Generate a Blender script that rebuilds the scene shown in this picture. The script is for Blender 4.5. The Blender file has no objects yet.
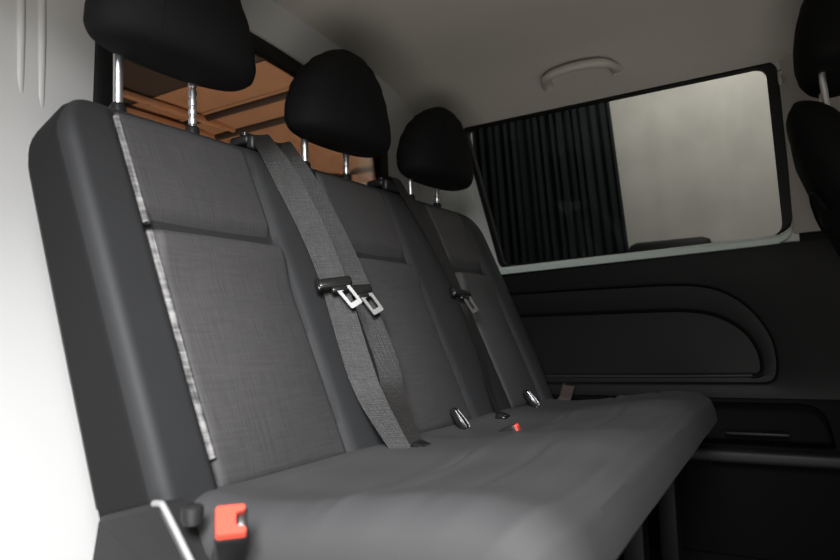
import bpy, bmesh, math, random
from mathutils import Vector, Matrix
random.seed(7)
SC = bpy.context.scene
COL = SC.collection
PI = math.pi

# ------------------------------------------------------------------ materials
def mat(name, col, rough=.6, metal=0., spec=.5, noise=None, bump=None, sheen=0., emit=None):
    """col: linear rgb. noise: (scale, amount) colour mottling. bump: (scale, strength)"""
    m = bpy.data.materials.new(name); m.use_nodes = True
    nt = m.node_tree; b = nt.nodes['Principled BSDF']
    b.inputs['Base Color'].default_value = (*col, 1)
    b.inputs['Roughness'].default_value = rough
    b.inputs['Metallic'].default_value = metal
    b.inputs['Specular IOR Level'].default_value = spec
    if sheen:
        b.inputs['Sheen Weight'].default_value = sheen
        b.inputs['Sheen Roughness'].default_value = .5
    tc = nt.nodes.new('ShaderNodeTexCoord')
    if noise:
        n = nt.nodes.new('ShaderNodeTexNoise'); n.inputs['Scale'].default_value = noise[0]; n.inputs['Detail'].default_value = 4
        r = nt.nodes.new('ShaderNodeMixRGB'); r.blend_type = 'MIX'
        r.inputs[1].default_value = (*[c*(1-noise[1]) for c in col], 1)
        r.inputs[2].default_value = (*[min(1, c*(1+noise[1])) for c in col], 1)
        nt.links.new(tc.outputs['Object'], n.inputs['Vector'])
        nt.links.new(n.outputs['Fac'], r.inputs[0]); nt.links.new(r.outputs[0], b.inputs['Base Color'])
    if bump:
        n = nt.nodes.new('ShaderNodeTexNoise'); n.inputs['Scale'].default_value = bump[0]; n.inputs['Detail'].default_value = 3
        bp = nt.nodes.new('ShaderNodeBump'); bp.inputs['Strength'].default_value = bump[1]; bp.inputs['Distance'].default_value = .002
        nt.links.new(tc.outputs['Object'], n.inputs['Vector'])
        nt.links.new(n.outputs['Fac'], bp.inputs['Height']); nt.links.new(bp.outputs['Normal'], b.inputs['Normal'])
    if emit:
        b.inputs['Emission Color'].default_value = (*emit[0], 1); b.inputs['Emission Strength'].default_value = emit[1]
    return m

def woven(name, c1, c2, sx=700, sz=260, rough=.7, streak=.5, sheen=.0):
    """woven cloth: fine threads along x and z, broken by stretched noise"""
    m = bpy.data.materials.new(name); m.use_nodes = True
    nt = m.node_tree; b = nt.nodes['Principled BSDF']
    b.inputs['Roughness'].default_value = rough; b.inputs['Specular IOR Level'].default_value = .35
    b.inputs['Sheen Weight'].default_value = sheen
    tc = nt.nodes.new('ShaderNodeTexCoord')
    outs = []
    for sc in ((18, 18, sz), (sz*1.3, 30, 14)):
        mp = nt.nodes.new('ShaderNodeMapping'); mp.inputs['Scale'].default_value = sc
        n = nt.nodes.new('ShaderNodeTexNoise'); n.inputs['Scale'].default_value = 1; n.inputs['Detail'].default_value = 2
        nt.links.new(tc.outputs['Object'], mp.inputs['Vector']); nt.links.new(mp.outputs['Vector'], n.inputs['Vector'])
        outs.append(n.outputs['Fac'])
    add = nt.nodes.new('ShaderNodeMath'); add.operation = 'ADD'
    nt.links.new(outs[0], add.inputs[0]); nt.links.new(outs[1], add.inputs[1])
    mr = nt.nodes.new('ShaderNodeMapRange'); mr.inputs[1].default_value = .75; mr.inputs[2].default_value = 1.25
    nt.links.new(add.outputs[0], mr.inputs[0])
    mx = nt.nodes.new('ShaderNodeMixRGB'); mx.inputs[1].default_value = (*c1, 1); mx.inputs[2].default_value = (*c2, 1)
    nt.links.new(mr.outputs[0], mx.inputs[0]); nt.links.new(mx.outputs[0], b.inputs['Base Color'])
    bp = nt.nodes.new('ShaderNodeBump'); bp.inputs['Strength'].default_value = .35; bp.inputs['Distance'].default_value = .001
    nt.links.new(mr.outputs[0], bp.inputs['Height']); nt.links.new(bp.outputs['Normal'], b.inputs['Normal'])
    return m

M = {}
M['bolster'] = mat('smooth charcoal upholstery', (.0225, .023, .0242), .62, spec=.25, noise=(9, .12), bump=(900, .15))
M['insert'] = woven('woven charcoal upholstery', (.042, .0405, .041), (.053, .051, .052))
M['cushion'] = mat('charcoal seat cloth', (.055, .055, .0565), .68, spec=.3, noise=(7, .12), bump=(800, .2))
M['sideshade'] = mat('upholstery side in painted shade', (.0105, .0107, .011), .8, spec=.2, bump=(900, .15))
M['rest'] = mat('black headrest cloth', (.0065, .0065, .007), .8, spec=.15, bump=(800, .25))
M['piping'] = woven('stitched piping with painted glint', (.05, .049, .049), (.27, .265, .262), sz=150, rough=.5)
M['blackplastic'] = mat('black moulded plastic', (.012, .012, .0125), .42, spec=.45, bump=(600, .1))
M['greyplastic'] = mat('charcoal moulded plastic', (.019, .019, .0195), .5, spec=.35, bump=(500, .15))
M['glossblack'] = mat('glossy black plastic', (.010, .010, .010), .22, spec=.6)
M['lightstrip'] = mat('pale grey plastic strip', (.27, .27, .27), .45)
M['red'] = mat('red buckle plastic', (.80, .075, .045), .4, spec=.5)
M['webbing'] = woven('seat belt webbing', (.0095, .0088, .0084), (.0125, .0114, .0109), sz=900, rough=.5)
M['chrome'] = mat('brushed chrome', (.93, .94, .96), .38, 1.)
M['darkmetal'] = mat('dark steel', (.25, .25, .26), .35, 1.)
M['white'] = mat('white painted metal', (.53, .53, .527), .45, spec=.4, noise=(3, .02))
M['pillar'] = mat('grey white body paint', (.55, .57, .55), .45, spec=.4)
M['headliner'] = mat('beige grey headliner', (.47, .445, .40), .9, spec=.1, noise=(40, .03), bump=(700, .3))
M['trimgrey'] = mat('warm grey pillar plastic', (.36, .33, .30), .6, spec=.3)
M['handle'] = mat('beige handle plastic', (.50, .47, .42), .5, spec=.4)
M['panel'] = mat('black door panel plastic', (.007, .0067, .0068), .5, spec=.2, bump=(500, .12))
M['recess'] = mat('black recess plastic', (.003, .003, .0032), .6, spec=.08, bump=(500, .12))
M['sill'] = mat('worn dark sill plastic', (.018, .018, .0185), .5, spec=.3)
M['rubber'] = mat('black rubber floor mat', (.008, .008, .0085), .7, spec=.3, bump=(90, .4))
M['seal'] = mat('black rubber seal', (.006, .006, .0065), .6, spec=.3)
M['flange'] = mat('pale painted window flange', (.55, .62, .58), .35, spec=.5)
M['ply'] = mat('copper toned cargo lining', (.52, .31, .19), .55, spec=.35, noise=(11, .16), bump=(60, .5))
M['rail'] = mat('copper toned painted rail', (.62, .36, .22), .3, spec=.6)
M['cargodark'] = mat('dark brown cargo board and roof shade', (.060, .048, .041), .6, noise=(8, .1))
M['frontseat'] = mat('black front seat cloth', (.0045, .0045, .0045), .8, spec=.1, bump=(700, .2))
M['curtain_dark'] = mat('black green curtain cloth', (.008, .0125, .0128), .8, spec=.2, noise=(14, .25))
M['curtain_light'] = mat('pale grey backdrop cloth', (.52, .50, .47), .85, spec=.1, noise=(5, .22))
M['studio'] = mat('dark studio floor', (.05, .05, .05), .6, noise=(5, .2))
M['speck'] = mat('copper sheet with painted reflections', (.62, .40, .27), .25, spec=.8, noise=(38, .5), bump=(45, 1.))

# window glass: clear body, thin reflection
g = bpy.data.materials.new('window glass'); g.use_nodes = True; nt = g.node_tree; nt.nodes.clear()
o_ = nt.nodes.new('ShaderNodeOutputMaterial'); tr = nt.nodes.new('ShaderNodeBsdfTransparent'); gl = nt.nodes.new('ShaderNodeBsdfGlossy')
fr = nt.nodes.new('ShaderNodeFresnel'); mx = nt.nodes.new('ShaderNodeMixShader')
tr.inputs['Color'].default_value = (.80, .81, .79, 1); gl.inputs['Roughness'].default_value = .03; fr.inputs['IOR'].default_value = 1.2
nt.links.new(fr.outputs[0], mx.inputs[0]); nt.links.new(tr.outputs[0], mx.inputs[1]); nt.links.new(gl.outputs[0], mx.inputs[2]); nt.links.new(mx.outputs[0], o_.inputs['Surface'])
M['glass'] = g

# ------------------------------------------------------------------ helpers
def obj(name, bm, m, parent=None, smooth=True, loc=None):
    bmesh.ops.remove_doubles(bm, verts=bm.verts, dist=1e-6)
    bmesh.ops.recalc_face_normals(bm, faces=bm.faces)
    me = bpy.data.meshes.new(name); bm.to_mesh(me); bm.free()
    if smooth:
        for p in me.polygons: p.use_smooth = True
    me.materials.append(m)
    o = bpy.data.objects.new(name, me); COL.objects.link(o)
    if smooth:
        try:
            me.set_sharp_from_angle(angle=math.radians(38))
        except Exception: pass
    if parent:
        o.parent = parent
        o.matrix_parent_inverse = Matrix.Translation(-parent.location)
    return o

def thing(name, label, cat, loc, group=None):
    o = bpy.data.objects.new(name, None); COL.objects.link(o); o.location = loc
    o.empty_display_size = .05
    o['label'] = label; o['category'] = cat
    if group: o['group'] = group
    return o
def tag(o, label, cat, group=None):
    o['label'] = label; o['category'] = cat
    if group: o['group'] = group
    return o
def struct(name, bm, m, parent=None, smooth=False):
    o = obj(name, bm, m, parent, smooth)
    if parent is None: o['kind'] = 'structure'
    return o

def V(*a): return Vector(a)
def add_box(bm, c, s, bev=0., rot=None, seg=2):
    """centre, full size, bevel, optional 3x3/4x4 rotation about the centre"""
    r = bmesh.ops.create_cube(bm, size=1)
    vs = r['verts']
    for v in vs: v.co = Vector((v.co.x*s[0], v.co.y*s[1], v.co.z*s[2]))
    if bev:
        es = list({e for v in vs for e in v.link_edges})
        bev = min(bev, min(s)*.49)
        rr = bmesh.ops.bevel(bm, geom=es, offset=bev, segments=seg, profile=.5, affect='EDGES')
        vs = list({v for f in rr['faces'] for v in f.verts} | {v for v in vs if v.is_valid})
    for v in vs:
        co = v.co
        if rot: co = rot @ co
        v.co = co + Vector(c)
    return vs
def box(c, s, bev=0., rot=None, seg=2):
    bm = bmesh.new(); add_box(bm, c, s, bev, rot, seg); return bm

def add_tube(bm, pts, r, n=12, cap=True):
    """tube along points; r is a number or a list"""
    pts = [Vector(p) for p in pts]
    rs = r if isinstance(r, (list, tuple)) else [r]*len(pts)
    rings = []; up = None
    for i, p in enumerate(pts):
        t = (pts[min(i+1, len(pts)-1)] - pts[max(i-1, 0)]).normalized()
        if up is None:
            up = t.orthogonal().normalized()
        else:
            up = (up - t*up.dot(t)).normalized()
        s = t.cross(up)
        rings.append([bm.verts.new(p + (up*math.cos(2*PI*k/n) + s*math.sin(2*PI*k/n))*rs[i]) for k in range(n)])
    for a, b in zip(rings, rings[1:]):
        for k in range(n): bm.faces.new((a[k], a[(k+1) % n], b[(k+1) % n], b[k]))
    if cap:
        bm.faces.new(rings[0][::-1]); bm.faces.new(rings[-1])
def loft(bm, loops, cap0=True, cap1=True):
    rings = [[bm.verts.new(Vector(p)) for p in L] for L in loops]
    n = len(rings[0])
    for a, b in zip(rings, rings[1:]):
        for k in range(n): bm.faces.new((a[k], a[(k+1) % n], b[(k+1) % n], b[k]))
    if cap0: bm.faces.new(rings[0][::-1])
    if cap1: bm.faces.new(rings[-1])
    return rings
def grid_solid(bm, rows, back):
    """rows of front points [i][j] and the matching back points: a closed solid"""
    F = [[bm.verts.new(Vector(p)) for p in r] for r in rows]
    B = [[bm.verts.new(Vector(p)) for p in r] for r in back]
    n, m = len(F), len(F[0])
    for i in range(n-1):
        for j in range(m-1):
            bm.faces.new((F[i][j], F[i][j+1], F[i+1][j+1], F[i+1][j]))
            bm.faces.new((B[i][j], B[i+1][j], B[i+1][j+1], B[i][j+1]))
    for i in range(n-1):
        bm.faces.new((F[i][0], F[i+1][0], B[i+1][0], B[i][0]))
        bm.faces.new((F[i][-1], B[i][-1], B[i+1][-1], F[i+1][-1]))
    for j in range(m-1):
        bm.faces.new((F[0][j], B[0][j], B[0][j+1], F[0][j+1]))
        bm.faces.new((F[-1][j], F[-1][j+1], B[-1][j+1], B[-1][j]))
def extrude_poly(bm, pts, off):
    """prism: polygon points (3D) and an offset vector"""
    off = Vector(off)
    a = [bm.verts.new(Vector(p)) for p in pts]; b = [bm.verts.new(Vector(p)+off) for p in pts]
    n = len(a)
    bm.faces.new(a[::-1]); bm.faces.new(b)
    for k in range(n): bm.faces.new((a[k], a[(k+1) % n], b[(k+1) % n], b[k]))
def smooth_path(pts, k=8):
    """Catmull-Rom through points"""
    P = [Vector(p) for p in pts]; out = []
    for i in range(len(P)-1):
        p0 = P[max(i-1, 0)]; p1 = P[i]; p2 = P[i+1]; p3 = P[min(i+2, len(P)-1)]
        for j in range(k):
            t = j/k
            out.append(.5*((2*p1)+(p2-p0)*t+(2*p0-5*p1+4*p2-p3)*t*t+(3*p1-p0-3*p2+p3)*t**3))
    out.append(P[-1]); return out
def round_poly(pts, rads, k=8):
    """2D polygon with rounded corners, k points per corner"""
    n = len(pts); out = []
    for i in range(n):
        p = Vector(pts[i]); a = Vector(pts[i-1]); b = Vector(pts[(i+1) % n])
        r = rads[i] if isinstance(rads, (list, tuple)) else rads
        u = (a-p); v = (b-p); lu, lv = u.length, v.length; u.normalize(); v.normalize()
        d = min(r, lu*.49, lv*.49)
        A = p+u*d; B = p+v*d
        for j in range(k):
            t = j/(k-1); out.append(A*(1-t)**2 + p*2*t*(1-t) + B*t*t)
    return out
def inset(poly, d):
    """crude inset of a 2D polygon along averaged normals"""
    n = len(poly); area = sum(poly[i].x*poly[(i+1) % n].y-poly[(i+1) % n].x*poly[i].y for i in range(n))
    s = 1 if area > 0 else -1; out = []
    for i in range(n):
        a = poly[i-1]; b = poly[(i+1) % n]
        t = b-a
        if t.length < 1e-9: t = Vector((1, 0))
        t.normalize(); out.append(poly[i]+Vector((-t.y, t.x))*s*d)
    return out
def sstep(a, b, x):
    t = max(0, min(1, (x-a)/(b-a))); return t*t*(3-2*t)
def lerp_tab(tab, x):
    if x <= tab[0][0]: return tab[0][1]
    for (a, fa), (b, fb) in zip(tab, tab[1:]):
        if x <= b: 
            t = (x-a)/(b-a); t = t*t*(3-2*t)*.5+t*.5
            return fa+(fb-fa)*t
    return tab[-1][1]

# ------------------------------------------------------------------ the bench
# backrest front plane: y = -.05 -.42*(1.03-z)
SL = .42; NL = math.hypot(1, SL)
def plane_y(z): return -.05-SL*(1.03-z)
NRM = Vector((0, -1/NL, SL/NL))            # points forward and up
BX0, BX1 = -.145, 1.215
ZB, ZT = .445, 1.038
INS = [(-.047, .230), (.437, .687), (.905, 1.112)]
CRZ = .815
bench = thing('bench_seat', 'charcoal three seat bench with black headrests in front of the white partition', 'seat', (.52, -.4, 0))

def inpanel(x):
    return any(a < x < b for a, b in INS)
def bolster_bulge(x):
    h = 0
    for a, b in ((BX0, -.047), (.23, .437), (.687, .905), (1.112, BX1)):
        if a <= x <= b:
            t = (x-a)/(b-a); h = .016*max(0, math.sin(PI*t))**.7
            if a == BX0: h = .010*sstep(1, .80, t)+.004*sstep(.0, .2, t)*(1-t)
    return h
def back_point(x, z, n):
    p = Vector((x, plane_y(z), z)); return p+NRM*n
def outline_x(z):
    """left and right x limits of the backrest at height z: rounded top corners, slightly waisted"""
    t = (z-ZB)/(ZT-ZB)
    r = .10
    ins = 0
    if z > ZT-r:
        q = min(1, (z-(ZT-r))/r); ins = r*(1-math.sqrt(max(0, 1-q*q)))
    wl = .010*math.sin(PI*t)
    return BX0+ins-wl*.0, BX1-ins*1.2+wl-.03*sstep(.35, 0, t)
def back_shape():
    nz, nx = 64, 190
    rows = []; back = []
    for i in range(nz+1):
        t = i/nz
        z = ZB+(ZT-ZB)*(1-(1-t)**1.35) if t < 1 else ZT
        xl, xr = outline_x(min(z, ZT-.0004))
        r = []; b = []
        for j in range(nx+1):
            u = j/nx; u = .5-.5*math.cos(PI*u)*(.35)-.5*(1-2*u)*.65
            x = xl+(xr-xl)*u
            # rounding toward the outline
            R = .018 if x < .5 else .034
            d = min(x-xl, xr-x)
            R2 = .045; dt = ZT-z
            n = 0
            if d < R: n -= (R-math.sqrt(max(0, R*R-(R-d)**2)))
            if dt < R2: n -= (R2-math.sqrt(max(0, R2*R2-(R2-dt)**2)))
            n = max(n, -.085)
            n += bolster_bulge(x)*sstep(ZT, ZT-.10, z)
            for a, c in INS:
                if a-.012 < x < c+.012:
                    n -= .010*sstep(a-.012, a+.006, x)*sstep(c+.012, c-.006, x)*sstep(ZT-.01, ZT-.05, z)
            r.append(back_point(x, z, n))
            th = .10+.035*(1-t)
            q = min(d/.03, 1); th2 = th*(.82+.18*math.sqrt(max(0, 1-(1-q)**2)))
            pb = Vector((x, plane_y(z), z))-NRM*th2
            if pb.z < ZB-.01: pb.z = ZB-.01
            pb.z = min(pb.z, z)
            b.append(pb)
        rows.append(r); back.append(b)
    bm = bmesh.new(); grid_solid(bm, rows, back); return bm
backrest = obj('backrest', back_shape(), M['bolster'], bench)

# door end side of the backrest, its shade put into a darker cloth
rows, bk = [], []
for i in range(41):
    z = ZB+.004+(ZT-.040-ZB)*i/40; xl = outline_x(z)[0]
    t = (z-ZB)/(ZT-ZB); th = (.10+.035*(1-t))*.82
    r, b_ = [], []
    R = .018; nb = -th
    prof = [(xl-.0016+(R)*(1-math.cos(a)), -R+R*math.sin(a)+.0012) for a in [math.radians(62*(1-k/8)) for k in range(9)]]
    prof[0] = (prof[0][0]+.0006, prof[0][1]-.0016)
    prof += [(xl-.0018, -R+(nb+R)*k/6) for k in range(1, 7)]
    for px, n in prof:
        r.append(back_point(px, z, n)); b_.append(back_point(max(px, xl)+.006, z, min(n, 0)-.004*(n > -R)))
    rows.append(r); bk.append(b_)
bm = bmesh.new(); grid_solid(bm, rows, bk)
o = obj('shaded_side', bm, M['sideshade'], backrest); o['label'] = 'backrest side with its shade in the cloth colour'

def pad(a, b, z0, z1, puff, edge=.014, crown=0., lip_top=0.):
    """upholstered panel set into the backrest, closed solid with soft edges"""
    nx, nz = 44, 44
    rows, back = [], []
    def dens(k, n):
        u = k/n; return u*.6+.4*(.5-.5*math.cos(PI*u))
    for i in range(nz+1):
        z = z0+(z1-z0)*dens(i, nz); r = []; bk = []
        for j in range(nx+1):
            x = a+(b-a)*dens(j, nx)
            dx = min(x-a, b-x); dz0 = z-z0; dz1 = z1-z
            e = 1
            for d in (dx, dz0, dz1):
                q = min(1, d/edge); e *= math.sqrt(max(0, 1-(1-q)**2))
            n = -.014+.014*e+puff*max(0, math.sin(PI*(x-a)/(b-a)))**.8*max(0, math.sin(PI*(z-z0)/(z1-z0)))**.6*e
            n += crown*sstep(z1-.09, z1-.01, z)*e
            if lip_top: n -= .018*(1-sstep(CRZ, CRZ+.045, z))
            if lip_top: n -= .034*sstep(lip_top, ZT+.006, z)**2
            r.append(back_point(x, z, n)); bk.append(back_point(x, z, -.034))
        rows.append(r); back.append(bk)
    bm = bmesh.new(); grid_solid(bm, rows, back); return bm
for k, (a, b) in enumerate(INS):
    o = obj('lower_back_panel', pad(a, b, .447, CRZ, .014, crown=.014), M['insert'], bench)
    # stitched edge nearest the door side, its glint put into pale dashes
    bm = bmesh.new()
    add_tube(bm, [back_point(a+.001, z, .0005+.002*math.sin(9*z)) for z in [.49+.0065*i for i in range(50)]], .0055, 8)
    if k < 1: 
        p = obj('edge_piping', bm, M['piping'], o); p['label'] = 'stitched edge piping with its glint in the colour'
    else: bm.free()
    o = obj('upper_back_panel', pad(a, b, CRZ, ZT-.004, .004, lip_top=.985), M['insert'], bench)
    if k > 0: continue
    bm = bmesh.new()
    add_tube(bm, [back_point(a+.001, z, .0005) for z in [.822+.0065*i for i in range(28)]], .0055, 8)
    p = obj('edge_piping', bm, M['piping'], o); p['label'] = 'stitched edge piping with its glint in the colour'

# seat cushion
CY0, CY1 = -.785, -.255
CX0, CX1 = -.130, 1.185
CTAB = [(-.785, .415), (-.781, .443), (-.770, .467), (-.745, .484), (-.69, .490), (-.62, .484), (-.54, .474), (-.46, .462), (-.38, .458), (-.32, .460), (-.255, .450)]
CENT = [.09, .562, 1.008]
def cush_z(x, y):
    z = lerp_tab(CTAB, y)
    # dish under each sitter, ridge between the seats
    w = 0
    for c in CENT: w = max(w, math.exp(-((x-c)/.135)**4))
    z -= .012*w*sstep(-.80, -.70, y)*sstep(-.27, -.34, y)
    # cross seams with a small roll in front of each
    for ys, amp in ((-.517, .0042), (-.640, .0022)):
        sh = 0
        for c in CENT: sh = max(sh, sstep(.22, .13, abs(x-c)))
        d = y-ys
        z += sh*amp*(math.exp(-((d+.012)/.010)**2)*.7-math.exp(-((d-.004)/.007)**2))
    # loose folds in the cloth
    z += .0010*math.sin(9*x+18*y)*sstep(-.78, -.70, y)+.0006*math.sin(19*x-13*y+1)
    d = min(x-CX0, CX1-x); R = .06
    if d < R: z -= .9*(R-math.sqrt(max(0, R*R-(R-d)**2)))
    return z
def cushion():
    nx, ny = 170, 90
    rows, back = [], []
    for i in range(ny+1):
        u = i/ny; u = u*.55+.45*(.5-.5*math.cos(PI*u)); y = CY0+(CY1-CY0)*u
        r, b = [], []
        for j in range(nx+1):
            v = j/nx; v = v*.7+.3*(.5-.5*math.cos(PI*v)); x = CX0+(CX1-CX0)*v
            # front corner rounding in plan
            yy = y
            d = min(x-CX0, CX1-x)
            if d < .09: 
                f = (1-math.sqrt(max(0, 1-(1-d/.09)**2)))
                yy = y+f*.06*(1-u)
            yy += (-.006+.050*v)*(1-u)
            z = cush_z(x, y)
            r.append(Vector((x, yy, z)))
            b.append(Vector((x+(.03 if x < .5 else -.03)*sstep(.1, 0, d), yy+.095*sstep(.25, 0, u), .325+.012*u)))
        rows.append(r); back.append(b)
    bm = bmesh.new(); grid_solid(bm, rows, back); return bm
obj('seat_cushion', cushion(), M['cushion'], bench)

# steel base below the cushion
bm = bmesh.new()
for y in (-.62, -.30):
    add_box(bm, (.52, y, .295), (1.34, .05, .05), .006)
for x in (-.12, .34, .79, 1.16):
    add_box(bm, (x, -.46, .295), (.04, .30, .05), .006)
frame = obj('seat_frame', bm, M['seal'], bench)
for x in (-.10, .34, .79, 1.14):
    for y in (-.61, -.31):
        bm = bmesh.new()
        add_box(bm, (x, y, .14), (.05, .045, .27), .006)
        add_box(bm, (x, y, .012), (.09, .085, .018), .004)
        obj('leg', bm, M['seal'], bench)

# headrests with two chrome posts each
HTAB_A = [(0, .126), (.025, .147), (.065, .158), (.14, .163), (.28, .159), (.5, .144), (.68, .122), (.82, .094), (.91, .066), (.97, .036), (1, .004)]
HTAB_B = [(0, .040), (.035, .060), (.09, .071), (.18, .078), (.32, .080), (.5, .077), (.68, .069), (.82, .056), (.92, .039), (.975, .022), (1, .003)]
HZ0, HZ1 = 1.123, 1.345
def spow(c, e): return math.copysign(abs(c)**e, c)
def make_headrest(cx, dz):
    bm = bmesh.new(); loops = []
    n = 56
    for i in range(41):
        t = i/40; t = t*.5+.5*(.5-.5*math.cos(PI*t))
        a = lerp_tab(HTAB_A, t); b = lerp_tab(HTAB_B, t)
        cy = -.048+.010*math.sin(PI*t)-.016*t
        L = []
        for k in range(n):
            th = 2*PI*k/n
            x = a*spow(math.cos(th), .82); y = b*spow(math.sin(th), .80)
            zz = HZ0+dz+(HZ1-HZ0)*t
            L.append((cx+x, cy+y, zz))
        loops.append(L)
    loft(bm, loops)
    h = obj('headrest', bm, M['rest'], bench)
    # stitched seam running over the head cushion
    bm = bmesh.new(); pts = []
    for s in range(0, 25):
        t = .06+.9*s/24
        a = lerp_tab(HTAB_A, t); b = lerp_tab(HTAB_B, t)
        cy = -.048+.010*math.sin(PI*t)-.016*t
        th = math.radians(243)
        pts.append((cx+a*spow(math.cos(th), .82), cy+b*spow(math.sin(th), .8)-.0002, HZ0+dz+(HZ1-HZ0)*t))
    add_tube(bm, pts, .0012, 6)
    obj('seam', bm, M['rest'], h)
    for s, notched in ((-1, False), (1, True)):
        bm = bmesh.new(); x = (.077 if cx < .1 else cx)+s*.0765
        pts, rs = [], []
        z = 1.0
        while z < 1.165+dz:
            pts.append((x, 0, z)); rs.append(.0080); z += .002
        if notched:
            for zz in (1.046, 1.064, 1.082, 1.100, 1.118):
                for i, p in enumerate(pts):
                    if abs(p[2]-zz) < .0025: rs[i] = .0060
        add_tube(bm, pts, rs, 16)
        obj('post', bm, M['chrome'], h)
        bm = bmesh.new(); add_tube(bm, [(x, 0, 1.01), (x, 0, 1.041), (x, 0, 1.046)], [.013, .013, .010], 18)
        obj('post_guide', bm, M['blackplastic'], h)
for cx, dz in ((.084, .001), (.545, -.030), (.997, -.037)): make_headrest(cx, dz)

# belt guides on the shoulder of the backrest
def belt_guide(x, w, n):
    bm = bmesh.new()
    add_box(bm, (x, -.012, 1.042), (w, .052, .020), .008, seg=3)
    add_box(bm, (x, -.040, 1.035), (w*.95, .020, .030), .007, seg=3)
    gd = obj('belt_guide', bm, M['blackplastic'], bench)
    for i in range(n):
        bm = bmesh.new()
        xx = x+(i-(n-1)/2)*.062
        pts = round_poly([(-.030, -.009), (.030, -.009), (.030, .009), (-.030, .009)], .008, 6)
        outer = [(xx+p.x, -.020+p.y, 1.0575) for p in pts]; inn = [(xx+p.x*.86, -.020+p.y*.55, 1.0575) for p in pts]
        lo = [(xx+p.x, -.020+p.y, 1.052) for p in pts]; li = [(xx+p.x*.86, -.020+p.y*.55, 1.046) for p in pts]
        loft(bm, [lo, outer, inn, li], False, True)
        obj('belt_slot', bm, M['glossblack'], gd)
belt_guide(.318, .130, 2)
belt_guide(.765, .085, 1)

# side cover of the hinge at the near end
prof = [(-.200, .434), (-.300, .4595), (-.314, .457), (-.359, .404), (-.430, .320), (-.45, .27), (-.15, .27), (-.175, .37), (-.190, .430)]
rp = round_poly(prof, [.012, .006, .008, .02, .03, .02, .02, .03, .02], 6)
bm = bmesh.new()
out = [(-.150, p.x, p.y) for p in rp]; ins = [(-.155, p.x, p.y) for p in inset(rp, .006)]
base = [(-.120, p.x, p.y) for p in rp]
loft(bm, [base, out, ins])
cover = obj('side_cover', bm, M['greyplastic'], bench)
path = [(-.151, -.296, .458), (-.152, -.308, .459), (-.152, -.317, .454), (-.152, -.360, .4035), (-.152, -.40, .356), (-.152, -.430, .320)]
bm = bmesh.new(); add_tube(bm, smooth_path(path, 6), .0040, 10)
st = obj('trim_strip', bm, M['lightstrip'], cover); st['label'] = 'pale grey trim strip'
# recliner hinge behind the cover edge
bm = bmesh.new()
add_tube(bm, [(-.146, -.356, .440), (-.146, -.356, .448), (-.146, -.356, .459), (-.146, -.356, .4615)], [.010, .0125, .0125, .009], 20)
obj('hinge_knob', bm, M['greyplastic'], bench)
bm = bmesh.new()
add_box(bm, (-.138, -.395, .395), (.022, .030, .12), .009, Matrix.Rotation(math.radians(20), 3, 'X'), 3)
obj('hinge_arm', bm, M['greyplastic'], bench)

# ------------------------------------------------------------------ seat belts and buckles
def webbing(name, parent, pts, w, th=.0016, wdir=(1, 0, 0), m=None):
    P = smooth_path(pts, 8); bm = bmesh.new(); loops = []
    ws = w if isinstance(w, (list, tuple)) else [w]*len(pts)
    wd0 = Vector(wdir)
    for i, p in enumerate(P):
        t = (P[min(i+1, len(P)-1)]-P[max(i-1, 0)]).normalized()
        f = i/8; a = int(min(f, len(ws)-1)); b = min(a+1, len(ws)-1); ww = ws[a]+(ws[b]-ws[a])*(f-a)
        s = (wd0-t*wd0.dot(t)).normalized(); n = s.cross(t).normalized()
        loops.append([p-s*ww/2-n*th/2, p+s*ww/2-n*th/2, p+s*ww/2+n*th/2, p-s*ww/2+n*th/2])
    loft(bm, loops); return obj(name, bm, m or M['webbing'], parent)
def bp(x, z, n): return back_point(x, z, n)
def tongue(parent, x, z, n, tilt, scale=1., yaw=0, plate=-24):
    """plastic sleeve round the webbing and the slotted steel plate below it"""
    rot = Matrix.Rotation(math.radians(yaw), 3, 'Z') @ Matrix((Vector((1, 0, 0)), -NRM, Vector((0, SL/NL, 1/NL)))).transposed() @ Matrix.Rotation(math.radians(tilt), 3, 'Y')
    c = back_point(x, z, n)
    bm = bmesh.new()
    add_box(bm, c, (.066*scale, .015, .021), .0065, rot, 3)
    add_box(bm, c+rot @ Vector((-.030*scale, .003, .001)), (.010, .016, .026), .005, rot, 3)
    add_box(bm, c+rot @ Vector((.006, .001, -.013)), (.032*scale, .013, .014), .005, rot, 3)
    s = obj('latch_sleeve', bm, M['glossblack'], parent)
    # plate with a rectangular slot: outer and inner rounded loops
    o2 = round_poly([(-.0125, -.060), (.0125, -.060), (.0135, -.014), (-.0135, -.014)], [.004, .004, .002, .002], 5)
    i2 = round_poly([(-.007, -.050), (.007, -.050), (.007, -.022), (-.007, -.022)], .002, 5)
    bm = bmesh.new()
    tw = rot @ Matrix.Rotation(math.radians(plate), 3, 'Y')
    def pl(q, off): return c+tw @ Vector((q.x+.006, off, q.y))
    rings = loft(bm, [[pl(q, -.001) for q in o2], [pl(q, -.004) for q in o2], [pl(q, -.004) for q in i2], [pl(q, -.001) for q in i2]], False, False)
    n_ = len(o2)
    for k in range(n_): bm.faces.new((rings[3][k], rings[3][(k+1) % n_], rings[0][(k+1) % n_], rings[0][k]))
    p = obj('latch_plate', bm, M['chrome'], s); p['label'] = 'slotted steel latch plate'

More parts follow.
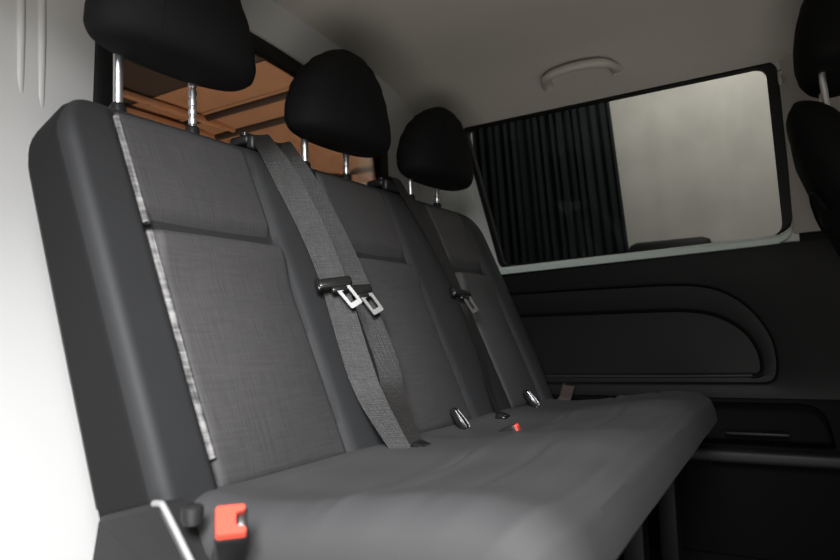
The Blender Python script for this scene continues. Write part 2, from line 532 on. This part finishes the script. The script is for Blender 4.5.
b1 = thing('seat_belt', 'grey brown seat belt, left of the two crossing belts between first and second seats', 'seat belt', bp(.33, .46, .02), 'seat belts on the bench')
webbing('webbing', b1, [(.285, -.020, 1.048), (.278, -.046, 1.050), bp(.270, 1.005, .022), bp(.279, .939, .032), bp(.296, .839, .036), bp(.300, .745, .038), bp(.295, .66, .036), bp(.287, .575, .036), bp(.284, .515, .042), (.272, -.372, .448)], [.036, .036, .038]+[.048]*5+[.044, .030], wdir=(.58, -.81, 0))
tongue(b1, .287, .726, .048, -8, 1.0, -40)
b2 = thing('seat_belt', 'grey brown seat belt, right of the two belts between first and second seats', 'seat belt', bp(.37, .46, .02), 'seat belts on the bench')
webbing('webbing', b2, [(.345, -.018, 1.048), (.342, -.044, 1.050), bp(.342, 1.005, .014), bp(.358, .939, .020), bp(.380, .839, .023), bp(.388, .745, .026), bp(.388, .66, .025), bp(.385, .575, .027), bp(.362, .515, .034), (.312, -.372, .448)], [.040, .040, .042]+[.048]*5+[.042, .030], wdir=(.66, -.75, 0))
tongue(b2, .372, .722, .036, -4, .85, -35)
b3 = thing('seat_belt', 'single grey brown seat belt between the second and third seats', 'seat belt', bp(.82, .46, .02), 'seat belts on the bench')
webbing('webbing', b3, [(.765, -.018, 1.051), (.762, -.048, 1.058), bp(.757, 1.005, .022), bp(.776, .95, .024), bp(.803, .839, .026), bp(.816, .745, .026), bp(.815, .66, .026), bp(.797, .57, .027), bp(.765, .505, .030), (.722, -.345, .450)], [.034, .034, .036, .036, .034, .030, .026, .022, .020, .020], wdir=(1, -.1, 0))
tongue(b3, .817, .735, .034, 4, .95, -15)
# lower ends of the belts
for par, x, y in ((b2, .305, -.385), (b3, .712, -.352)):
    bm = bmesh.new()
    add_box(bm, (x, y, .455), (.034, .026, .020), .006, Matrix.Rotation(math.radians(20), 3, 'X'), 3)
    o = obj('anchor', bm, M['glossblack'], par)

def buckle(label, loc, rx, rz, spin=0, group='seat belt buckles', red=True, scale=1., stalk=.09):
    t = thing('seat_belt_buckle', label, 'seat belt buckle', (0, 0, 0), group)
    rot = Matrix.Rotation(math.radians(rz), 3, 'Z') @ Matrix.Rotation(math.radians(rx), 3, 'X') @ Matrix.Rotation(math.radians(spin), 3, 'Z')
    L = Vector(loc)
    t.location = L
    def T(x, y, z): return L+rot @ (Vector((x, y, z))*scale)
    # housing: local z up along the buckle, button on the front (-y) upper face
    bm = bmesh.new(); loops = []
    for z, w, d in ((-.066, .012, .009), (-.060, .0150, .012), (-.03, .0175, .0150), (.0, .0190, .0170), (.010, .0190, .0170), (.013, .0178, .0160)):
        pts = round_poly([(-w, -d), (w, -d), (w, d), (-w, d)], .005, 5)
        loops.append([T(p.x, p.y, z) for p in pts])
    loft(bm, loops)
    h = obj('housing', bm, M['blackplastic'], t)
    # button: U shape round the latch slot, standing proud at the top
    U = [(-.0172, -.0155), (.0172, -.0155), (.0172, .0150), (.0095, .0150), (.0080, .0050), (-.0080, .0050), (-.0095, .0150), (-.0172, .0150)]
    bm = bmesh.new()
    pts = round_poly(U, [.004, .004, .003, .003, .004, .004, .003, .003], 5)
    loft(bm, [[T(p.x, p.y, .008) for p in pts], [T(p.x, p.y, .018) for p in pts], [T(p.x*.95, p.y*.95, .0205) for p in pts]])
    bt = obj('release_button', bm, M['red'] if red else M['glossblack'], t)
    if red: bt['label'] = 'red release button'
    bm = bmesh.new(); add_box(bm, T(0, .0105, .0135), (.015*scale, .0065*scale, .006*scale), .001, rot)
    obj('latch_slot', bm, M['darkmetal'], t)
    bm = bmesh.new()
    a = round_poly([(-.008, -.0025), (.008, -.0025), (.008, .0025), (-.008, .0025)], .002, 4)
    loft(bm, [[T(p.x, p.y, -.055-stalk) for p in a], [T(p.x, p.y, -.055) for p in a]])
    obj('stalk', bm, M['greyplastic'], t)
    return t
buckle('upright black buckle with large red button at the door end of the bench', (-.164, -.437, .448), 44, -42, -90, stalk=.05)
buckle('small buckle lying in the cushion with a red button by the single belt', (.585, -.432, .449), 70, 10, stalk=.03, scale=.6)
def flat_buckle(label, loc, rz, rx):
    t = thing('seat_belt_buckle', label, 'seat belt buckle', loc, 'seat belt buckles')
    rot = Matrix.Rotation(math.radians(rz), 3, 'Z') @ Matrix.Rotation(math.radians(rx), 3, 'X')
    L = Vector(loc)
    bm = bmesh.new(); loops = []
    for y, w, d in ((.030, .007, .005), (.024, .0095, .007), (.0, .0120, .0085), (-.018, .0128, .0085), (-.023, .011, .006)):
        pts = round_poly([(-w, -d), (w, -d), (w, d), (-w, d)], .005, 5)
        loops.append([L+rot @ Vector((p.x, y, p.y)) for p in pts])
    loft(bm, loops); obj('housing', bm, M['glossblack'], t)
    for s in (-1, 1):
        bm = bmesh.new(); add_tube(bm, [L+rot @ Vector((s*.0095*k, y, .0086*k2)) for y, k, k2 in ((.022, .8, .8), (0, 1, .98), (-.016, 1.02, .98), (-.022, .85, .8))], .0014, 6)
        obj('edge_rib', bm, M['darkmetal'], t)
    bm = bmesh.new(); add_box(bm, L+rot @ Vector((0, -.0215, .002)), (.015, .006, .006), .0015, rot)
    obj('latch_slot', bm, M['chrome'], t)
    return t
flat_buckle('black buckle lying against the backrest of the middle seat', (.578, -.316, .464), 6, 55)
flat_buckle('black buckle lying against the backrest of the farthest seat', (.985, -.312, .467), 6, 55)
# loose strap end standing out of the gap at the far end
tg = thing('strap_end', 'brownish grey strap end standing up at the far end of the bench', 'strap', (1.352, -.27, .40))
webbing('webbing', tg, [(1.20, -.300, .297), (1.24, -.29, .33), (1.31, -.270, .40), (1.352, -.274, .43), (1.352, -.284, .458), (1.352, -.292, .478)], .040, .006, (.78, -.5, -.25), mat('brown grey strap', (.10, .075, .066), .6))
bm = bmesh.new(); add_tube(bm, [(1.352-.0165, -.2925+.0095, .4825), (1.352+.0165, -.2925-.0095, .4745)], .0042, 10)
obj('stitched_end', bm, M['webbing'], tg)

# ------------------------------------------------------------------ van body
FX = 1.43
# floor
struct('floor', box((.45, -.55, -.02), (1.96, 3.7, .04)), M['rubber'])
# bulkhead behind the bench, a plate with a window opening
YB = .20
wo = [(.107, 1.00), (1.095, 1.00), (1.095, 1.335), (.50, 1.437), (.112, 1.437)]
wo = [(.082, .96), (1.092, .96), (1.092, 1.33), (.62, 1.408), (.095, 1.425)]
win = round_poly(wo, [.06, .06, .07, .35, .16], 10)
outer = []
OX0, OX1, OZ0, OZ1 = -.34, 1.43, 0, 1.56
cxw, czw = .6, 1.18
for p in win:
    d = Vector((p.x-cxw, p.y-czw)); s = 1e9
    if d.x > 1e-9: s = min(s, (OX1-cxw)/d.x)
    if d.x < -1e-9: s = min(s, (OX0-cxw)/d.x)
    if d.y > 1e-9: s = min(s, (OZ1-czw)/d.y)
    if d.y < -1e-9: s = min(s, (OZ0-czw)/d.y)
    outer.append(Vector((cxw+d.x*s, czw+d.y*s)))
# snap nearest samples onto the plate corners
for c in ((OX0, OZ0), (OX1, OZ0), (OX0, OZ1), (OX1, OZ1)):
    k = min(range(len(outer)), key=lambda i: (outer[i]-Vector(c)).length); outer[k] = Vector(c)
bm = bmesh.new()
def by(z): return YB-max(0, .95-z)*.42
rings = loft(bm, [[(p.x, by(p.y), p.y) for p in outer], [(p.x, YB, p.y) for p in win], [(p.x, YB+.03, p.y) for p in win], [(p.x, by(p.y)+.03, p.y) for p in outer]], False, False)
n_ = len(win)
for k in range(n_): bm.faces.new((rings[3][k], rings[3][(k+1) % n_], rings[0][(k+1) % n_], rings[0][k]))
# pressed ribs at the near end
for x in (-.055, -.018):
    add_tube(bm, [(x+.012*(1.3-z), YB+.003+max(0, 1.15-z)*.05, z) for z in (.98, 1.04, 1.10, 1.2, 1.3, 1.4, 1.5)], .008, 14)
bulk = struct('wall_back', bm, M['white'], smooth=True)
# window in the bulkhead
w2 = thing('window_2', '', '', (.6, YB, .96)); del w2['label']; del w2['category']; w2['kind'] = 'structure'
s_out = inset(win, -.004); s_in = inset(win, .034)
bm = bmesh.new()
rings = loft(bm, [[(p.x, YB+.012, p.y) for p in s_out], [(p.x, YB-.010, p.y) for p in s_out], [(p.x, YB-.014, p.y) for p in inset(win, .006)], [(p.x, YB-.010, p.y) for p in s_in], [(p.x, YB+.012, p.y) for p in s_in]], False, False)
obj('seal', bm, M['seal'], w2)
bm = bmesh.new(); extrude_poly(bm, [(p.x, YB+.004, p.y) for p in inset(win, .028)], (0, .004, 0))
obj('glass', bm, M['glass'], w2, smooth=False)

# ceiling: curved across, runs along the van
CEIL = [(-.34, 1.30), (-.27, 1.40), (-.18, 1.455), (0, 1.505), (.3, 1.535), (.57, 1.538), (.86, 1.518), (1.05, 1.497), (1.17, 1.472), (1.25, 1.437), (1.31, 1.398), (1.338, 1.368), (1.354, 1.353)]
def ceilz(x): return lerp_tab(CEIL, x)
bm = bmesh.new(); loops = []
xs = [-.34+1.694*i/60 for i in range(61)]
def linz(x):
    for (a, fa), (b, fb) in zip(CEIL, CEIL[1:]):
        if x <= b+1e-9: return fa+(fb-fa)*(x-a)/(b-a)
    return CEIL[-1][1]
def smz(x): return sum(linz(min(1.354, max(-.34, x+d*.015))) for d in (-2, -1, 0, 1, 2))/5
low = [(x, smz(x)) for x in xs]; up = [(x, z+.05) for x, z in low[::-1]]
loft(bm, [[(x, YB-.0, z) for x, z in low+up], [(x, -2.4, z) for x, z in low+up]])
struct('ceiling', bm, M['headliner'], smooth=True)

# far side wall above the panel: window plane leans inward.
def wx(z): return 1.405-.040*(z-.88)/.48
wpoly = [(-.925, .885), (-.06, .872), (.045, 1.361), (-.915, 1.361)]      # (y, z) opening
wrp = round_poly(wpoly, [.04, .02, .03, .035], 8)
outer = []
A0, A1, B0, B1 = -2.4, .20, .80, 1.50
cy_, cz_ = -.45, 1.12
for p in wrp:
    d = Vector((p.x-cy_, p.y-cz_)); s = 1e9
    if d.x > 1e-9: s = min(s, (A1-cy_)/d.x)
    if d.x < -1e-9: s = min(s, (A0-cy_)/d.x)
    if d.y > 1e-9: s = min(s, (B1-cz_)/d.y)
    if d.y < -1e-9: s = min(s, (B0-cz_)/d.y)
    outer.append(Vector((cy_+d.x*s, cz_+d.y*s)))
for c in ((A0, B0), (A0, B1), (A1, B0), (A1, B1)):
    k = min(range(len(outer)), key=lambda i: (outer[i]-Vector(c)).length); outer[k] = Vector(c)
bm = bmesh.new()
rings = loft(bm, [[(wx(p.y), p.x, p.y) for p in outer], [(wx(p.y), p.x, p.y) for p in wrp], [(wx(p.y)+.020, p.x, p.y) for p in wrp], [(wx(p.y)+.020, p.x, p.y) for p in outer]], False, False)
n_ = len(wrp)
for k in range(n_): bm.faces.new((rings[3][k], rings[3][(k+1) % n_], rings[0][(k+1) % n_], rings[0][k]))
# lower shell of the same wall behind the door panel
add_box(bm, (1.52, -1.1, .40), (.05, 2.6, .82))
add_box(bm, (1.46, -1.1, .815), (.12, 2.6, .03))
wr = struct('wall_right', bm, M['pillar'])
w1 = thing('window_1', '', '', (1.4, -.45, .87)); del w1['label']; del w1['category']; w1['kind'] = 'structure'
def wpt(p, dx): return (wx(p.y)+dx, p.x, p.y)
def sealin(p, d):   # the seal is wide along the front edge, thin elsewhere
    return d
q_in = []
for p in wrp:
    y, z = p.x, p.y
    # shrink the opening: front edge by 22 mm, others by 7 mm
    ny = y+.020*sstep(-.60, -.915, y)-.008*sstep(-.25, .0, y)
    nz = z-.004*sstep(1.20, 1.34, z)+.002*sstep(1.0, .88, z)
    q_in.append(Vector((ny, nz)))
bm = bmesh.new()
rings = loft(bm, [[wpt(p, .019) for p in inset(wrp, -.003)], [wpt(p, -.006) for p in inset(wrp, -.009)], [wpt(p, -.008) for p in q_in], [wpt(p, .019) for p in q_in]], False, False)
obj('seal', bm, M['seal'], w1)
bm = bmesh.new(); extrude_poly(bm, [wpt(p, .010) for p in inset(wrp, .003)], (.004, 0, 0))
obj('glass', bm, M['glass'], w1, smooth=False)
# pale flange along the lower edge
bm = bmesh.new()
fl = smooth_path([(.01, .8655), (-.06, .8665), (-.30, .8725), (-.60, .880), (-.86, .8875), (-.900, .893), (-.922, .908), (-.930, .930)], 6)
loops = []
for p in fl:
    y, z = p.x, p.y
    loops.append([(1.395, y, z), (1.372, y, z-.003), (1.366, y, z-.012), (1.372, y, z-.026), (1.41, y, z-.026)])
loft(bm, loops); obj('lower_flange', bm, M['flange'], w1)

# C pillar post between window and bulkhead, painted body colour
bm = bmesh.new()
loft(bm, [[(1.30, .20, z), (1.322, .125, z), (wx(z)-.012, .082, z), (wx(z)-.004, .030+.10*(z-1.1)*.6, z), (wx(z)+.03, .03, z), (1.43, .20, z)] for z in (.80, .95, 1.1, 1.25, 1.42)])
struct('trim_1', bm, M['pillar'])
# B pillar trim beside the front edge of the window
bm = bmesh.new()
loft(bm, [[(wx(z)+.02, -.930, z), (wx(z)-.009, -.930, z), (wx(z)-.022, -.955, z), (wx(z)-.024, -1.10, z), (wx(z)-.01, -1.13, z), (wx(z)+.02, -1.13, z)] for z in (.888, .95, 1.1, 1.2, 1.3, 1.40)])
struct('trim_2', bm, M['trimgrey'], smooth=True)
# small coat hook on the pillar
hk = thing('coat_hook', 'small pale coat hook on the pillar at the front edge of the side window', 'hook', (1.34, -.945, 1.31))
bm = bmesh.new(); add_box(bm, (1.344, -.930, 1.312), (.014, .014, .030), .004, None, 3)
obj('plate', bm, M['handle'], hk)
bm = bmesh.new(); add_tube(bm, smooth_path([(1.338, -.930, 1.314), (1.322, -.930, 1.306), (1.316, -.930, 1.295), (1.322, -.930, 1.284)], 5), .0050, 10)
obj('peg', bm, M['handle'], hk)

# grab handle under the roof edge
gh = thing('grab_handle', 'beige grab handle on the ceiling above the side window', 'handle', (1.22, -.41, 1.44))
pts = smooth_path([(1.285, -.297, 1.412), (1.245, -.302, 1.413), (1.208, -.330, 1.415), (1.196, -.41, 1.418), (1.208, -.485, 1.415), (1.245, -.508, 1.413), (1.285, -.512, 1.412)], 7)
bm = bmesh.new(); loops = []
for i, p in enumerate(pts):
    t = (pts[min(i+1, len(pts)-1)]-pts[max(i-1, 0)]).normalized()
    a = Vector((.82, 0, -.57)); a = (a-t*a.dot(t)).normalized(); b = t.cross(a)
    e = abs(i/(len(pts)-1)-.5)*2; wa = .0115+.002*e**6; wb = .0145+.004*e**6
    loops.append([p+a*wa*spow(math.cos(2*PI*k/14), .8)+b*wb*spow(math.sin(2*PI*k/14), .8) for k in range(14)])
loft(bm, loops); obj('grip', bm, M['handle'], gh)
for y in (-.298, -.511):
    bm = bmesh.new(); add_box(bm, (1.280, y, 1.412), (.036, .032, .022), .008, Matrix.Rotation(math.radians(45), 3, 'Y'), 3)
    obj('mount', bm, M['handle'], gh)

# black panel under the side window: nested recesses and a shelf edge
def yz(pts, r, k=8): return round_poly(pts, r, k)
PO = yz([(-1.35, .442), (.15, .442), (.15, .850), (-1.35, .880)], .004)
def fx(P): return [Vector((-.978+(y+.978)*.983, .643+(z-.643)*.983)) for y, z in P]
PA = fx([(-.06, .470), (-.40, .473)]+[(p.x, p.y) for p in smooth_path([(-.80, .476), (-.845, .480), (-.864, .510), (-.864, .575), (-.845, .635), (-.800, .700), (-.735, .748), (-.66, .770), (-.56, .777)], 6)]+[(-.30, .779), (-.02, .779)])
PB = fx([(-.12, .496), (-.40, .497)]+[(p.x, p.y) for p in smooth_path([(-.78, .498), (-.815, .501), (-.826, .525), (-.818, .575), (-.790, .625), (-.745, .662), (-.69, .686), (-.62, .697), (-.54, .700)], 6)]+[(-.30, .702), (-.07, .704)])
def resample(P, n):
    L = [0]
    for a, b in zip(P, P[1:]+P[:1]): L.append(L[-1]+(b-a).length)
    out = []; k = 0
    Q = P+P[:1]
    for i in range(n):
        t = L[-1]*i/n
        while L[k+1] < t: k += 1
        out.append(Q[k].lerp(Q[k+1], (t-L[k])/(L[k+1]-L[k])))
    return out
PA = resample(PA, 160); PB = resample(PB, 160)
PO = []
for p in PA:
    d = p-Vector((-.5, .62)); q = 1e9
    for lo, hi, c in ((-1.35, .15, 0), (.442, .865, 1)):
        if d[c] > 1e-6: q = min(q, (hi-(-.5, .62)[c])/d[c])
        if d[c] < -1e-6: q = min(q, (lo-(-.5, .62)[c])/d[c])
    PO.append(Vector((-.5, .62))+d*q)
for c in ((-1.35, .442), (-1.35, .865), (.15, .442), (.15, .865)):
    k = min(range(160), key=lambda i: (PO[i]-Vector(c)).length); PO[k] = Vector(c)
bm = bmesh.new()
X0 = FX-.035
def lp(P_, x, d=0): return [(x, p.x, p.y) for p in (inset(P_, d) if d else P_)]
loft(bm, [lp(PO, X0+.05), lp(PO, X0), lp(PA, X0, -.006), lp(PA, X0+.003), lp(PA, X0+.016, .006), lp(PB, X0+.016, -.006), lp(PB, X0+.019), lp(PB, X0+.034, .008)], True, True)
add_box(bm, (1.4255, -1.15, .85), (.060, .415, .088), .002)
dp = struct('trim_3', bm, M['panel'], smooth=True)
# shelf lip at the foot of the inner recess
bm = bmesh.new(); add_tube(bm, smooth_path([(X0+.022, -.14, .4985), (X0+.018, -.3, .4995), (X0+.018, -.6, .5000), (X0+.020, -.80, .503)], 6), .0055, 10)
obj('shelf_lip', bm, M['sill'], dp)
# the dark opening below it, with a rounded front corner, then the sill step
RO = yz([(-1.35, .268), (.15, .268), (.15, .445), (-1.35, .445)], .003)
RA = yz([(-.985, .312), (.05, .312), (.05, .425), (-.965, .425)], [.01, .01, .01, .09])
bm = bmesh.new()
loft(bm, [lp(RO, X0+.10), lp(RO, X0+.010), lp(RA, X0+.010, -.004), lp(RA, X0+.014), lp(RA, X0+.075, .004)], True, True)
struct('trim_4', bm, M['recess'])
bm = bmesh.new()
add_box(bm, (X0+.000, -.60, .284), (.075, 1.5, .034), .010, None, 3)
sl = struct('baseboard_right', bm, M['sill'], smooth=True)
bm = bmesh.new(); add_box(bm, (X0+.045, -.80, .338), (.02, .16, .008), .003)
obj('slot_edge', bm, M['sill'], sl)
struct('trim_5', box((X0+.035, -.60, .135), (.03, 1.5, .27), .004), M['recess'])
# door sill along the near side
struct('trim_6', box((-.50, -.55, -.06), (.10, 3.5, .10), .02), M['blackplastic'], smooth=True)

# ------------------------------------------------------------------ front passenger seat
fs = thing('front_seat', 'black front passenger seat at the right edge, seen from behind', 'seat', (1.02, -1.25, 0))
FXc, FW = 1.015, .245
def fback_y(z): return -1.040+.40*(z-.75)*1.0-.10*sstep(1.06, 1.20, z)
bm = bmesh.new(); loops = []
for i in range(31):
    t = i/30; t = t*.6+.4*(.5-.5*math.cos(PI*t)); z = .50+(1.115-.50)*t
    w = lerp_tab([(0, .19), (.1, .225), (.45, .245), (.75, .235), (.88, .205), (.96, .15), (1, .08)], t)
    d = lerp_tab([(0, .05), (.1, .075), (.5, .080), (.8, .070), (.93, .050), (1, .02)], t)
    yc = -1.165+.40*(z-.50)*.56
    yc = -1.215+.235*(z-.50)/.6
    loops.append([(FXc+w*spow(math.cos(2*PI*k/40), .6), yc+d*spow(math.sin(2*PI*k/40), .75), z) for k in range(40)])
loft(bm, loops); fb = obj('backrest', bm, M['frontseat'], fs)
# curved seam pocket on its back
bm = bmesh.new()
pts = [(FXc-.20, .86), (FXc-.17, .895), (FXc-.06, .915), (FXc+.06, .915), (FXc+.17, .895), (FXc+.20, .86)]
add_tube(bm, smooth_path([(x, -1.215+.235*(z-.50)/.6+.0745, z) for x, z in pts], 6), .004, 8)
obj('back_pocket', bm, M['frontseat'], fb)
bm = bmesh.new(); loops = []
for i in range(31):
    t = i/30; t = t*.5+.5*(.5-.5*math.cos(PI*t)); z = 1.168+.235*t
    a = lerp_tab(HTAB_A, t)*.95; b = lerp_tab(HTAB_B, t)*.95
    loops.append([(FXc+a*spow(math.cos(2*PI*k/40), .82), -1.035-.02*t+b*spow(math.sin(2*PI*k/40), .8), z) for k in range(40)])
loft(bm, loops); hd = obj('headrest', bm, M['frontseat'], fs)
for s in (-1, 1):
    bm = bmesh.new(); add_tube(bm, [(FXc+s*.072, -1.020, 1.08), (FXc+s*.072, -1.016, 1.15), (FXc+s*.072, -1.016, 1.20)], .0068, 14)
    obj('post', bm, M['chrome'], hd)
bm = bmesh.new(); add_box(bm, (FXc, -1.44, .47), (.48, .50, .13), .05, None, 4)
obj('seat_cushion', bm, M['frontseat'], fs)
bm = bmesh.new(); add_box(bm, (FXc, -1.44, .21), (.40, .42, .42), .02)
obj('seat_base', bm, M['blackplastic'], fs)

# ------------------------------------------------------------------ cargo bay behind the partition
struct('wall_left', box((-.36, 1.0, .70), (.04, 1.6, 1.55)), M['cargodark'])
# far side: upright wall and curved cheek running into the roof
chk = [(1.43, .0), (1.43, 1.15), (1.40, 1.25), (1.34, 1.33), (1.24, 1.395), (1.10, 1.435), (.90, 1.455)]
P_ = smooth_path([(x, z) for x, z in chk], 5)
back_ = [(p.x+.03, p.y+.03) for p in P_][::-1]
bm = bmesh.new()
prof = [(p.x, p.y) for p in P_]+back_
loft(bm, [[(x, .235, z) for x, z in prof], [(x, 1.85, z) for x, z in prof]])
# two pressed ribs running along the cheek
struct('trim_7', bm, M['ply'], smooth=True)
for x, z in ((.93, 1.449), (1.075, 1.434)):
    bm = bmesh.new()
    add_tube(bm, [(x, .24, z), (x, .9, z), (x, 1.84, z)], .014, 10)
    struct('trim_8' if x < 1 else 'trim_9', bm, M['cargodark'], smooth=True)
struct('trim_10', box((.20, 1.04, 1.475), (1.04, 1.61, .03)), M['cargodark'])  # darker part of the roof, its shade put into the material colour
struct('trim_11', box((.84, 1.04, 1.472), (.26, 1.61, .03)), M['ply'])
struct('wall_front', box((.55, 1.87, .72), (1.9, .04, 1.5)), M['cargodark']).name = 'door_2'
# copper toned cross rails under the cargo roof
for k, (y, w, zz) in enumerate(((.86, .020, 1.440), (.985, .045, 1.432))):
    bm = bmesh.new()
    add_box(bm, (.52, y, zz), (1.36, w, .022), .004)
    for i in range(9):
        add_tube(bm, [(-.05+i*.15, y, zz-.011), (-.05+i*.15, y, zz-.014)], .008, 10)
    tag(obj('roof_rail', bm, M['rail']), ['narrow copper coloured cross rail under the cargo roof, front of the pair', 'wide copper coloured cross rail with bolt heads under the cargo roof'][k], 'rail', 'cargo roof rails')
# added crinkled sheet, stands in for reflections on the cargo wall
bm = bmesh.new(); rows = []; back_ = []
for i in range(40):
    y = .42+.75*i/39; r = []; b_ = []
    for j in range(24):
        z = .85+.42*j/23
        x = 1.408-.018*(.5+.5*math.sin(31*y+17*z)*math.cos(23*z-12*y))-.012*random.random()
        if z > 1.13: x -= (z-1.13)*.28
        r.append(Vector((x, y, z))); b_.append(Vector((x+.006, y, z)))
    rows.append(r); back_.append(b_)
grid_solid(bm, rows, back_)
tag(obj('reflection_sheet', bm, M['speck'], smooth=False), 'added crinkled copper coloured sheet for reflections on the cargo wall behind the middle headrest', 'sheet')

# ------------------------------------------------------------------ outside the side window
struct('ground', box((1.0, 0, -.52), (9, 9, .04)), M['studio'])
def curtain(name, m, y0, y1, x, z0, z1, amp, folds, label, taper=0.):
    n = int(folds*14); rows = []; back_ = []
    ph = [random.uniform(-1.6, 1.6) for _ in range(int(folds)+3)]
    am = [random.uniform(.1, 1.4) for _ in range(int(folds)+3)]
    for j in range(13):
        z = z0+(z1-z0)*j/12; r, b_ = [], []
        for i in range(n+1):
            u = i/n; y = y0+(y1-y0)*u
            y += taper*(1-j/12)*(u if taper else 0)
            q = u*folds; k = int(q); f = q-k
            a = am[k]*(1-f)+am[k+1]*f; p = ph[k]*(1-f)+ph[k+1]*f
            xx = x+amp*a*math.sin(2*PI*q+p)+.3*amp*math.sin(2*PI*q*.37+j*.15)
            r.append(Vector((xx, y, z))); b_.append(Vector((xx+.004, y, z)))
        rows.append(r); back_.append(b_)
    bm = bmesh.new(); grid_solid(bm, rows, back_)
    return tag(obj(name, bm, m), label, 'curtain')
curtain('curtain', M['curtain_dark'], 1.35, -.143, 2.36, -.49, 2.6, .011, 38, 'black green curtain in tight folds hanging outside the side window', -.22)
curtain('backdrop', M['curtain_light'], .6, -2.2, 2.50, -.49, 2.6, .006, 16, 'pale grey cloth backdrop hanging beside the dark curtain outside')
curtain('curtain', M['curtain_dark'], -.905, -1.5, 2.36, -.49, 2.6, .014, 5, 'narrow dark curtain edge at the front end of the side window')
bx = thing('equipment_case', 'low dark case standing below the pale backdrop outside the window', 'case', (2.42, -.42, -.5))
obj('body', box((2.42, -.42, .28), (.09, .36, 1.51), .04), M['seal'], bx)
struct('wall_1', box((2.62, 0, 1.2), (.04, 8, 3.4)), M['curtain_dark']).name = 'wall_outside'

# ------------------------------------------------------------------ light
def area(name, loc, target, size, energy, col=(1, 1, 1), size_y=None, spread=None):
    l = bpy.data.lights.new(name, 'AREA'); l.energy = energy; l.color = col; l.size = size
    if size_y: l.shape = 'RECTANGLE'; l.size_y = size_y
    if spread: l.spread = math.radians(spread)
    o = bpy.data.objects.new(name, l); COL.objects.link(o); o.location = loc
    o.rotation_euler = (Vector(target)-Vector(loc)).to_track_quat('-Z', 'Y').to_euler()
    return o
area('studio_softbox', (-1.02, -1.04, 1.32), (-.02, -.38, .52), .6, 11.5, (.985, .99, 1), .6, 70)
area('added_bounce', (-.95, -1.05, -.15), (.65, -.35, 1.5), .9, 23, (1, .96, .90), .9)  # added low lamp outside the door, lifts the ceiling like ground bounce
area('added_fill', (-.45, -1.95, .45), (.55, -.35, 1.5), 1.2, 1.6, (1, .96, .90), .7, 120)  # added unseen lamp from the front, softens the shade on the ceiling
area('outside_lamp', (1.75, -.75, 2.3), (2.5, -.75, 1.35), .5, 16, (1, .97, .93))
area('cargo_lamp', (.75, .38, .35), (.95, .62, 1.5), .25, 6.5, (1, .74, .58))
W = bpy.data.worlds.new('studio'); SC.world = W; W.use_nodes = True
W.node_tree.nodes['Background'].inputs[0].default_value = (.9, .95, 1, 1)
W.node_tree.nodes['Background'].inputs[1].default_value = .02

# ------------------------------------------------------------------ camera
R = ((.51903442, -.85389416, -.0329476), (.0557293, .07179543, -.99574263), (.85281579, .51533914, .08488244))
cam = bpy.data.cameras.new('camera'); co = bpy.data.objects.new('camera', cam); COL.objects.link(co)
mw = Matrix.Identity(4)
for i in range(3):
    mw[i][0] = R[0][i]; mw[i][1] = -R[1][i]; mw[i][2] = -R[2][i]
mw[0][3], mw[1][3], mw[2][3] = -.66344, -.97838, .64256
co.matrix_world = mw
cam.sensor_width = 36; cam.lens = 661.085/840*36; cam.clip_start = .02
cam.dof.use_dof = True; cam.dof.focus_distance = 1.45; cam.dof.aperture_fstop = 4.0
SC.camera = co
SC.view_settings.view_transform = 'Standard'; SC.view_settings.look = 'None'
SC.view_settings.exposure = 0; SC.view_settings.gamma = 1
